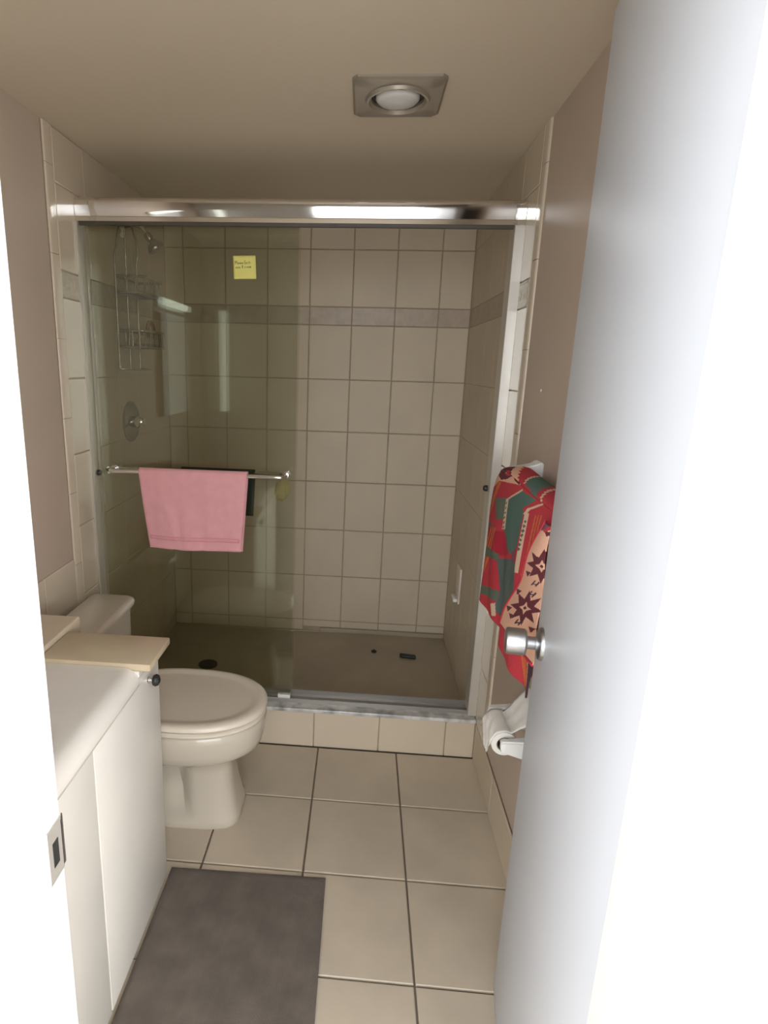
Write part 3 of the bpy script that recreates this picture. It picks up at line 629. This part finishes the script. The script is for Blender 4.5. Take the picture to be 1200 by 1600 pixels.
PC = dict(crimson=(.42, .012, .035), red=(.50, .035, .05), orange=(.62, .15, .04), peach=(.80, .45, .31), maroon=(.13, .018, .03), plum=(.07, .025, .04), teal=(.085, .155, .125), cream=(.70, .50, .36), green=(.115, .14, .095), slate=(.09, .125, .115), mauve=(.22, .06, .09))
TOWEL_PRINT_AND_SHADE = [('crimson',[(-0.227,0.984),(-0.403,1.032),(-0.432,0.969),(-0.256,0.923)]),('crimson',[(-0.407,1.024),(-0.523,1.052),(-0.576,1.007),(-0.452,0.967)]),('peach',[(-0.233,1.12),(-0.338,1.174),(-0.438,1.204),(-0.56,1.207),(-0.583,1.189),(-0.374,1.16),(-0.277,1.124)]),('maroon',[(-0.339,1.172),(-0.381,1.187),(-0.508,1.2),(-0.449,1.179),(-0.391,1.166)]),('maroon',[(-0.511,1.195),(-0.554,1.204),(-0.576,1.188),(-0.529,1.188)]),('red',[(-0.418,1.188),(-0.473,1.205),(-0.492,1.199),(-0.454,1.188)]),('orange',[(-0.359,1.155),(-0.227,1.024),(-0.245,1.027),(-0.374,1.157)]),('orange',[(-0.374,1.158),(-0.256,1.031),(-0.275,1.034),(-0.389,1.16)]),('orange',[(-0.389,1.161),(-0.285,1.038),(-0.303,1.041),(-0.404,1.163)]),('orange',[(-0.355,1.019),(-0.283,0.844),(-0.302,0.85),(-0.372,1.023)]),('orange',[(-0.385,1.027),(-0.31,0.854),(-0.328,0.859),(-0.401,1.031)]),('orange',[(-0.413,1.035),(-0.335,0.863),(-0.353,0.868),(-0.429,1.038)]),('plum',[(-0.296,1.073),(-0.244,1.028),(-0.254,1.029),(-0.305,1.074)]),('plum',[(-0.306,1.121),(-0.249,1.077),(-0.259,1.078),(-0.315,1.122)]),('green',[(-0.24,1.017),(-0.392,1.034),(-0.247,0.983)]),('green',[(-0.359,1.107),(-0.489,1.137),(-0.479,1.073),(-0.42,1.06)]),('teal',[(-0.497,1.131),(-0.543,1.158),(-0.609,1.179),(-0.727,1.183),(-0.644,1.146),(-0.658,1.131),(-0.655,1.055),(-0.611,1.018),(-0.582,1.013),(-0.541,1.02),(-0.481,1.049)]),('cream',[(-0.472,1.13),(-0.47,1.046),(-0.494,1.052),(-0.496,1.135)]),('green',[(-0.478,1.124),(-0.471,1.116),(-0.48,1.117),(-0.487,1.125)]),('green',[(-0.478,1.11),(-0.471,1.102),(-0.48,1.104),(-0.487,1.112)]),('green',[(-0.478,1.097),(-0.47,1.089),(-0.48,1.09),(-0.487,1.098)]),('green',[(-0.477,1.084),(-0.47,1.075),(-0.479,1.077),(-0.487,1.085)]),('green',[(-0.477,1.07),(-0.47,1.062),(-0.479,1.063),(-0.486,1.072)]),('green',[(-0.477,1.057),(-0.47,1.048),(-0.479,1.05),(-0.486,1.058)]),('cream',[(-0.478,1.126),(-0.612,1.181),(-0.604,1.183),(-0.468,1.127)]),('cream',[(-0.672,1.135),(-0.697,1.155),(-0.679,1.154),(-0.654,1.133)]),('cream',[(-0.686,1.15),(-0.776,1.184),(-0.77,1.186),(-0.679,1.153)]),('cream',[(-0.665,1.139),(-0.665,0.99),(-0.695,1.0),(-0.695,1.145)]),('green',[(-0.678,1.125),(-0.69,1.124),(-0.681,1.117),(-0.669,1.118)]),('green',[(-0.676,1.113),(-0.689,1.112),(-0.68,1.105),(-0.667,1.107)]),('green',[(-0.675,1.102),(-0.688,1.101),(-0.678,1.094),(-0.666,1.095)]),('green',[(-0.674,1.091),(-0.686,1.09),(-0.677,1.082),(-0.664,1.083)]),('green',[(-0.672,1.079),(-0.685,1.078),(-0.676,1.071),(-0.663,1.072)]),('green',[(-0.671,1.067),(-0.683,1.067),(-0.674,1.059),(-0.661,1.06)]),('green',[(-0.669,1.056),(-0.682,1.055),(-0.673,1.047),(-0.66,1.048)]),('orange',[(-0.735,1.15),(-0.708,0.998),(-0.718,1.001),(-0.744,1.152)]),('orange',[(-0.755,1.155),(-0.723,1.003),(-0.732,1.006),(-0.763,1.157)]),('orange',[(-0.774,1.16),(-0.738,1.008),(-0.747,1.011),(-0.782,1.162)]),('mauve',[(-0.601,1.023),(-0.649,1.046),(-0.656,0.983),(-0.606,0.976)]),('green',[(-0.244,0.922),(-0.353,0.961),(-0.476,0.977),(-0.467,0.956),(-0.262,0.911)]),('slate',[(-0.464,0.962),(-0.609,1.005),(-0.663,1.012),(-0.685,0.951),(-0.612,0.889),(-0.554,0.805),(-0.48,0.821),(-0.502,0.879)]),('green',[(-0.59,0.996),(-0.536,0.867),(-0.55,0.872),(-0.603,0.999)]),('green',[(-0.637,0.996),(-0.558,0.859),(-0.571,0.863),(-0.649,0.999)]),('green',[(-0.65,0.965),(-0.556,0.824),(-0.569,0.828),(-0.661,0.968)]),('green',[(-0.327,0.835),(-0.501,0.881),(-0.489,0.845),(-0.344,0.815)]),('peach',[(-0.205,0.898),(-0.26,0.905),(-0.333,0.823),(-0.257,0.809)]),('maroon',[(-0.238,0.888),(-0.262,0.907),(-0.284,0.901),(-0.267,0.885)]),('maroon',[(-0.236,0.857),(-0.259,0.876),(-0.281,0.871),(-0.265,0.854)]),('maroon',[(-0.261,0.836),(-0.284,0.855),(-0.306,0.85),(-0.29,0.833)]),('cream',[(-0.455,0.824),(-0.484,0.839),(-0.495,0.805),(-0.472,0.795)]),('orange',[(-0.732,0.863),(-0.783,0.758),(-0.791,0.763),(-0.74,0.867)]),('orange',[(-0.745,0.869),(-0.79,0.762),(-0.797,0.766),(-0.753,0.873)]),('orange',[(-0.759,0.876),(-0.796,0.766),(-0.804,0.77),(-0.767,0.879)]),('peach',[(-0.777,0.884),(-0.817,0.903),(-0.845,0.801),(-0.826,0.768),(-0.806,0.779)]),('maroon',[(-0.789,0.847),(-0.824,0.862),(-0.802,0.842)]),('maroon',[(-0.797,0.836),(-0.832,0.851),(-0.81,0.832)]),('maroon',[(-0.795,0.816),(-0.83,0.832),(-0.808,0.812)]),('maroon',[(-0.764,0.876),(-0.799,0.89),(-0.777,0.871)]),('maroon',[(-0.787,0.868),(-0.821,0.882),(-0.799,0.863)]),('plum',[(-0.814,0.912),(-0.973,0.987),(-1.018,0.872),(-0.829,0.755),(-0.842,0.8)])]  # last plum strip is the towel's shadow side, painted in with the print
FLAP_PRINT = [('mauve',[(-0.826,1.159),(-0.905,1.192),(-0.939,1.2),(-0.946,1.182),(-0.913,1.173),(-0.843,1.143)]),('maroon',[(-0.966,1.103),(-0.92,1.083),(-0.939,1.07),(-0.895,1.066),(-0.874,1.04),(-0.859,1.056),(-0.804,1.031),(-0.833,1.06),(-0.777,1.053),(-0.836,1.076),(-0.814,1.09),(-0.864,1.093),(-0.885,1.118),(-0.9,1.102),(-0.945,1.122),(-0.922,1.098)]),('peach',[(-0.912,1.088),(-0.89,1.078),(-0.878,1.066),(-0.868,1.072),(-0.845,1.071),(-0.869,1.081),(-0.881,1.094),(-0.891,1.087)]),('plum',[(-0.889,1.082),(-0.885,1.079),(-0.879,1.076),(-0.874,1.076),(-0.87,1.077),(-0.875,1.081),(-0.88,1.084),(-0.885,1.083)]),('maroon',[(-0.909,0.994),(-0.856,0.968),(-0.877,0.955),(-0.826,0.946),(-0.801,0.914),(-0.783,0.931),(-0.719,0.896),(-0.754,0.932),(-0.688,0.918),(-0.757,0.95),(-0.731,0.964),(-0.79,0.973),(-0.815,1.003),(-0.832,0.986),(-0.885,1.014),(-0.858,0.984)]),('peach',[(-0.846,0.972),(-0.82,0.958),(-0.806,0.943),(-0.795,0.95),(-0.767,0.945),(-0.796,0.96),(-0.81,0.975),(-0.821,0.968)]),('plum',[(-0.819,0.963),(-0.814,0.959),(-0.807,0.955),(-0.801,0.954),(-0.797,0.955),(-0.802,0.96),(-0.809,0.964),(-0.815,0.964)]),('maroon',[(-1.057,1.089),(-1.022,1.073),(-1.037,1.061),(-1.002,1.058),(-0.986,1.035),(-0.974,1.049),(-0.933,1.028),(-0.955,1.052),(-0.912,1.046),(-0.956,1.065),(-0.939,1.078),(-0.978,1.08),(-0.993,1.102),(-1.005,1.088),(-1.04,1.106),(-1.023,1.085)]),('peach',[(-1.015,1.077),(-0.998,1.068),(-0.989,1.057),(-0.981,1.063),(-0.963,1.061),(-0.982,1.07),(-0.991,1.081),(-0.998,1.075)]),('plum',[(-0.997,1.071),(-0.994,1.068),(-0.99,1.066),(-0.986,1.066),(-0.983,1.067),(-0.986,1.07),(-0.99,1.072),(-0.994,1.072)]),('maroon',[(-1.021,1.172),(-0.99,1.161),(-1.003,1.151),(-0.973,1.15),(-0.96,1.133),(-0.95,1.145),(-0.916,1.131),(-0.934,1.149),(-0.899,1.147),(-0.935,1.159),(-0.921,1.17),(-0.953,1.17),(-0.966,1.187),(-0.976,1.175),(-1.006,1.187),(-0.991,1.171)]),('peach',[(-0.985,1.165),(-0.97,1.159),(-0.962,1.15),(-0.956,1.156),(-0.941,1.155),(-0.957,1.162),(-0.964,1.17),(-0.97,1.165)]),('plum',[(-0.969,1.161),(-0.966,1.159),(-0.963,1.157),(-0.96,1.158),(-0.957,1.159),(-0.96,1.161),(-0.964,1.163),(-0.967,1.162)]),('plum',[(-0.825,1.018),(-0.85,1.038),(-0.843,1.037),(-0.818,1.017)]),('plum',[(-0.851,1.025),(-0.872,1.043),(-0.865,1.042),(-0.843,1.024)]),('plum',[(-0.831,1.023),(-0.863,1.034),(-0.863,1.036),(-0.831,1.025)]),('plum',[(-0.811,0.988),(-0.836,1.009),(-0.829,1.008),(-0.803,0.987)]),('plum',[(-0.837,0.995),(-0.86,1.014),(-0.852,1.014),(-0.83,0.994)]),('plum',[(-0.817,0.993),(-0.85,1.006),(-0.849,1.008),(-0.817,0.996)]),('plum',[(-0.959,1.004),(-0.979,1.022),(-0.973,1.021),(-0.953,1.003)]),('plum',[(-0.98,1.01),(-0.997,1.027),(-0.991,1.026),(-0.974,1.009)]),('plum',[(-0.964,1.009),(-0.99,1.019),(-0.989,1.021),(-0.964,1.011)]),('plum',[(-0.754,0.897),(-0.782,0.92),(-0.774,0.919),(-0.745,0.895)]),('plum',[(-0.783,0.906),(-0.808,0.928),(-0.8,0.927),(-0.774,0.904)]),('plum',[(-0.761,0.902),(-0.797,0.918),(-0.796,0.921),(-0.76,0.905)]),('plum',[(-0.923,1.121),(-0.943,1.136),(-0.937,1.136),(-0.917,1.12)]),('plum',[(-0.944,1.124),(-0.962,1.139),(-0.956,1.139),(-0.938,1.124)]),('plum',[(-0.928,1.124),(-0.954,1.132),(-0.954,1.134),(-0.927,1.126)]),('maroon',[(-0.867,1.151),(-0.906,1.157),(-0.881,1.142)]),('maroon',[(-0.89,1.132),(-0.928,1.139),(-0.903,1.123)]),('maroon',[(-0.849,0.935),(-0.891,0.949),(-0.864,0.927)]),('maroon',[(-0.689,0.897),(-0.743,0.914),(-0.708,0.889)]),('maroon',[(-0.704,0.965),(-0.757,0.979),(-0.722,0.956)]),('maroon',[(-0.771,1.033),(-0.818,1.045),(-0.787,1.024)]),('maroon',[(-0.655,0.902),(-0.712,0.92),(-0.675,0.894)]),('red',[(-0.867,1.147),(-0.917,1.172),(-0.908,1.174),(-0.858,1.149)])]
def inside(p, poly):
    c = False; x, y = p; j = len(poly)-1
    for i in range(len(poly)):
        xi, yi = poly[i]; xj, yj = poly[j]
        if (yi > y) != (yj > y) and x < (xj-xi)*(y-yi)/(yj-yi) + xi: c = not c
        j = i
    return c
def paint(o, prints, base, key, edge=None):
    """printed pattern: one flat colour per face, looked up in the cloth's own flat coordinates (key per face)"""
    me = o.data; ca_ = me.color_attributes.new('print', 'FLOAT_COLOR', 'CORNER')
    boxes = [(c, q, min(a for a, _ in q), max(a for a, _ in q), min(b for _, b in q), max(b for _, b in q)) for c, q in prints]
    buf = [0.0]*(4*len(me.loops))
    for p in me.polygons:
        k = key[p.index]; col = PC[base]
        for c, q, a0, a1, b0, b1 in boxes:
            if a0 <= k[0] <= a1 and b0 <= k[1] <= b1 and inside(k, q): col = PC[c]
        for l in p.loop_indices: buf[4*l:4*l+4] = [*col, 1]
    ca_.data.foreach_set('color', buf)
pt = empty('printed_towel', (.21, -.57, 1.19), 'red and teal patterned towel with star print hung behind the door knob', 'towel')
def lerp_tab(tab, t):
    for (t0, v0), (t1, v1) in zip(tab, tab[1:]):
        if t <= t1: return v0 + (v1-v0)*(t-t0)/(t1-t0)
    return tab[-1][1]
TOPZ = [(-.90, 1.182), (-.70, 1.186), (-.60, 1.190), (-.45, 1.197), (-.36, 1.182), (-.30, 1.155), (-.255, 1.12), (-.235, 1.08)]
BOTZ = [(-.90, .87), (-.862, .82), (-.835, .757), (-.74, .757), (-.66, .766), (-.54, .782), (-.45, .788), (-.35, .797), (-.27, .822), (-.235, .870)]
NU, NV = 230, 190
def towel_x(y, t):
    return .200 + .010*math.sin(y*23+1)*t + .005*math.sin(y*51+t*4)*t + .010*(1-t)**4 + .012*max(0, (y+.36))/.12
P = []; K = []
for i in range(NU+1):
    y = -.885 + (.885-.238)*i/NU; zt, zb = lerp_tab(TOPZ, y), lerp_tab(BOTZ, y)
    P.append([(towel_x(y, j/NV), y, zt + (zb-zt)*j/NV) for j in range(NV+1)])
b_ = BM(); grid(b_, P)
for i in range(NU):
    for j in range(NV):
        y = (P[i][j][1]+P[i+1][j+1][1])/2; z = (P[i][j][2]+P[i+1][j+1][2])/2; K.append((y, z))
o = obj('front_layer', b_, 'print', pt, smooth=True); paint(o, TOWEL_PRINT_AND_SHADE, 'red', K)
sd = o.modifiers.new('thickness', 'SOLIDIFY'); sd.thickness = .004; sd.offset = -1
# the part going over the bar and down behind it
P2 = []; K = []
for i in range(161):
    y = -.885 + (.885-.245)*i/160; zt, zb = lerp_tab(TOPZ, y), lerp_tab(BOTZ, y) + .05; xf = towel_x(y, 0)
    r_ = [(xf + .030 - .030*math.cos(a) + .0, y, zt + .014*math.sin(a)) for a in [PI*k/10 for k in range(11)]]
    r_ += [(xf + .060 + .006*math.sin(y*20)*k/14, y, zt + (zb-zt)*k/14) for k in range(1, 15)]
    P2.append(r_)
b_ = BM(); grid(b_, P2)
for i in range(160):
    for j in range(24):
        y = P2[i][j][1]; K.append((y, lerp_tab(TOPZ, y) - .006 - .004*(j if j < 11 else 11)))
o = obj('back_layer', b_, 'print', pt, smooth=True); paint(o, TOWEL_PRINT_AND_SHADE, 'red', K)
sd = o.modifiers.new('thickness', 'SOLIDIFY'); sd.thickness = .004; sd.offset = 1
# folded-over star border, its long hem running diagonally
EDGE = [(.775, -.545), (.824, -.588), (.918, -.664), (.998, -.732), (1.08, -.783), (1.131, -.82), (1.185, -.868)]
P = []; K = []; NU2, NV2 = 120, 200
for j in range(NV2+1):
    z = .824 + (1.165-.824)*j/NV2; ye = lerp_tab(EDGE, z); r_ = []
    for i in range(NU2+1):
        y = ye + (-.889-ye)*i/NU2; zz = z + max(0, (.90-z))*.55*(i/NU2)
        r_.append((.1895 - .004*math.sin(i/NU2*PI) + .003*math.sin(z*40+y*9), y, zz))
    P.append(r_)
b_ = BM(); grid(b_, P)
for j in range(NV2):
    for i in range(NU2): K.append(((P[j][i][1]+P[j+1][i+1][1])/2, (P[j][i][2]+P[j+1][i+1][2])/2))
o = obj('folded_border', b_, 'print', pt, smooth=True); paint(o, FLAP_PRINT, 'peach', K)
sd = o.modifiers.new('thickness', 'SOLIDIFY'); sd.thickness = .003; sd.offset = 0
b_ = BM(); tube(b_, [P[0][i] for i in range(NU2, 0, -6)] + [P[j][0] for j in range(0, NV2+1, 5)], .0042, 8); hm = obj('hem', b_, mat('crimson_hem', (.50, .03, .06), .9), pt, smooth=True)

ph = empty('paper_holder', (WX, -.65, .555), 'white wall-mounted toilet paper holder on the brown wall', 'paper holder')
TPX, TPZ, TA, TB = .205, .552, -.700, -.590
for y in (TA-.022, TB+.022):
    b_ = BM(); loft(b_, [[(WX - d, y + a*s*.55, TPZ + .004 - .008*(1-d/.11) + b*s) for a, b in ((-1, -1), (1, -1), (1, 1), (-1, 1))] for d, s in ((0, .038), (.006, .038), (.03, .030), (.06, .024), (.09, .019), (.108, .0165), (.112, .013))])
    bmesh.ops.bevel(b_, geom=b_.edges[:], offset=.004, segments=3, affect='EDGES'); obj('arm', b_, 'plastic', ph, smooth=40)
b_ = BM(); tube(b_, [(TPX, TA-.02, TPZ), (TPX, TB+.02, TPZ)], .0105, 14); obj('spindle', b_, 'plastic', ph, smooth=60)
rp = empty('toilet_paper_roll', (TPX, -.645, TPZ), 'nearly used toilet paper roll with a loose torn sheet on the wall holder', 'toilet paper')
RC = (TPX, TPZ - .006)
def ring(y, r, n=40): return [(RC[0] + r*math.cos(2*PI*k/n), y, RC[1] + r*math.sin(2*PI*k/n)) for k in range(n)]
b_ = BM(); S_ = [ring(TA, .0195), ring(TA, .0315), ring(TA+.002, .0325), ring(TB, .0325), ring(TB, .0195)]
loft(b_, S_ + [S_[0]], cap=False); bmesh.ops.remove_doubles(b_, verts=b_.verts, dist=1e-6); obj('roll', b_, 'paper', rp, smooth=45)
b_ = BM(); S_ = [ring(TA+.001, .0170), ring(TA+.001, .0194), ring(TB-.001, .0194), ring(TB-.001, .0170)]; loft(b_, S_ + [S_[0]], cap=False); bmesh.ops.remove_doubles(b_, verts=b_.verts, dist=1e-6); obj('core', b_, 'card', rp, smooth=45)
# loose sheet: up at the wall side, over the roll, torn tail hanging on the room side
P = []
prof = [(.078, .086), (.062, .072), (.046, .057), (.033, .043)] + [(.0345*math.cos(a), .0345*math.sin(a)) for a in [math.radians(d) for d in range(60, 200, 10)]] + [(-.0345, -.02), (-.033, -.035), (-.031, -.05), (-.028, -.066)]
for k, (dx, dz) in enumerate(prof):
    t0 = max(0, (k-17)/(len(prof)-18)); t1 = max(0, 1-k/3.0)
    ya, yb = TA + .003 + .055*t0 - .004*t1, TB - .003 - .018*t0 + .004*t1
    P.append([(RC[0]+dx + .002*math.sin(j*1.1+k), ya + (yb-ya)*j/14, RC[1]+dz - .004*t0*math.sin(j*2.3) - .035*t1*(j/14 - .5)*-1) for j in range(15)])
b_ = BM(); grid(b_, P); o = obj('loose_sheet', b_, 'paper', rp, smooth=True); sd = o.modifiers.new('thickness', 'SOLIDIFY'); sd.thickness = .0008

# small screw anchor left in the painted wall
b_ = BM(); lathe(b_, (WX, -.33, 1.41), (-1, 0, 0), [(0, .004), (.002, .004), (.003, .002), (.003, .0005)], 12); obj('wall_anchor', b_, 'plastic', wr, smooth=40)

# ---------------------------------------------------------------- ceiling vent
vt = empty('ceiling_vent', (-.133, -.290, CZ), 'square dull metal ceiling vent with a round recessed lens', 'vent')
b_ = BM(); VX, VY = (-.249, -.018), (-.405, -.172)
n = 48; c0 = (-.133, -.290)
out = []
for k in range(n):
    a = 2*PI*(k+.5)/n; ca_, sa = math.cos(a), math.sin(a); s_ = min(.1155/max(abs(ca_), 1e-6), .1165/max(abs(sa), 1e-6)); out.append((c0[0]+ca_*s_, c0[1]+sa*s_))
cir = lambda r, z: [(c0[0] + r*math.cos(2*PI*(k+.5)/n), c0[1] + r*math.sin(2*PI*(k+.5)/n), z) for k in range(n)]
sq = lambda s, z: [(c0[0]+(x-c0[0])*s, c0[1]+(y-c0[1])*s, z) for x, y in out]
loft(b_, [sq(1, CZ), sq(1, CZ-.006), sq(.95, CZ-.010), cir(.084, CZ-.011), cir(.080, CZ-.018), cir(.074, CZ-.018), cir(.068, CZ-.010), cir(.068, CZ)], cap=False)
obj('plate', b_, 'ventm', vt, smooth=30)
b_ = BM(); loft(b_, [cir(.0675, CZ-.0005), cir(.0675, CZ-.003), cir(.05, CZ-.003), cir(.05, CZ-.0005)], cap=False); obj('dark_gap', b_, 'black', vt)
b_ = BM(); loft(b_, [cir(.056, CZ-.001), cir(.056, CZ-.010), cir(.048, CZ-.017), cir(.03, CZ-.021), cir(.005, CZ-.022)]); obj('lens', b_, 'lens', vt, smooth=50)
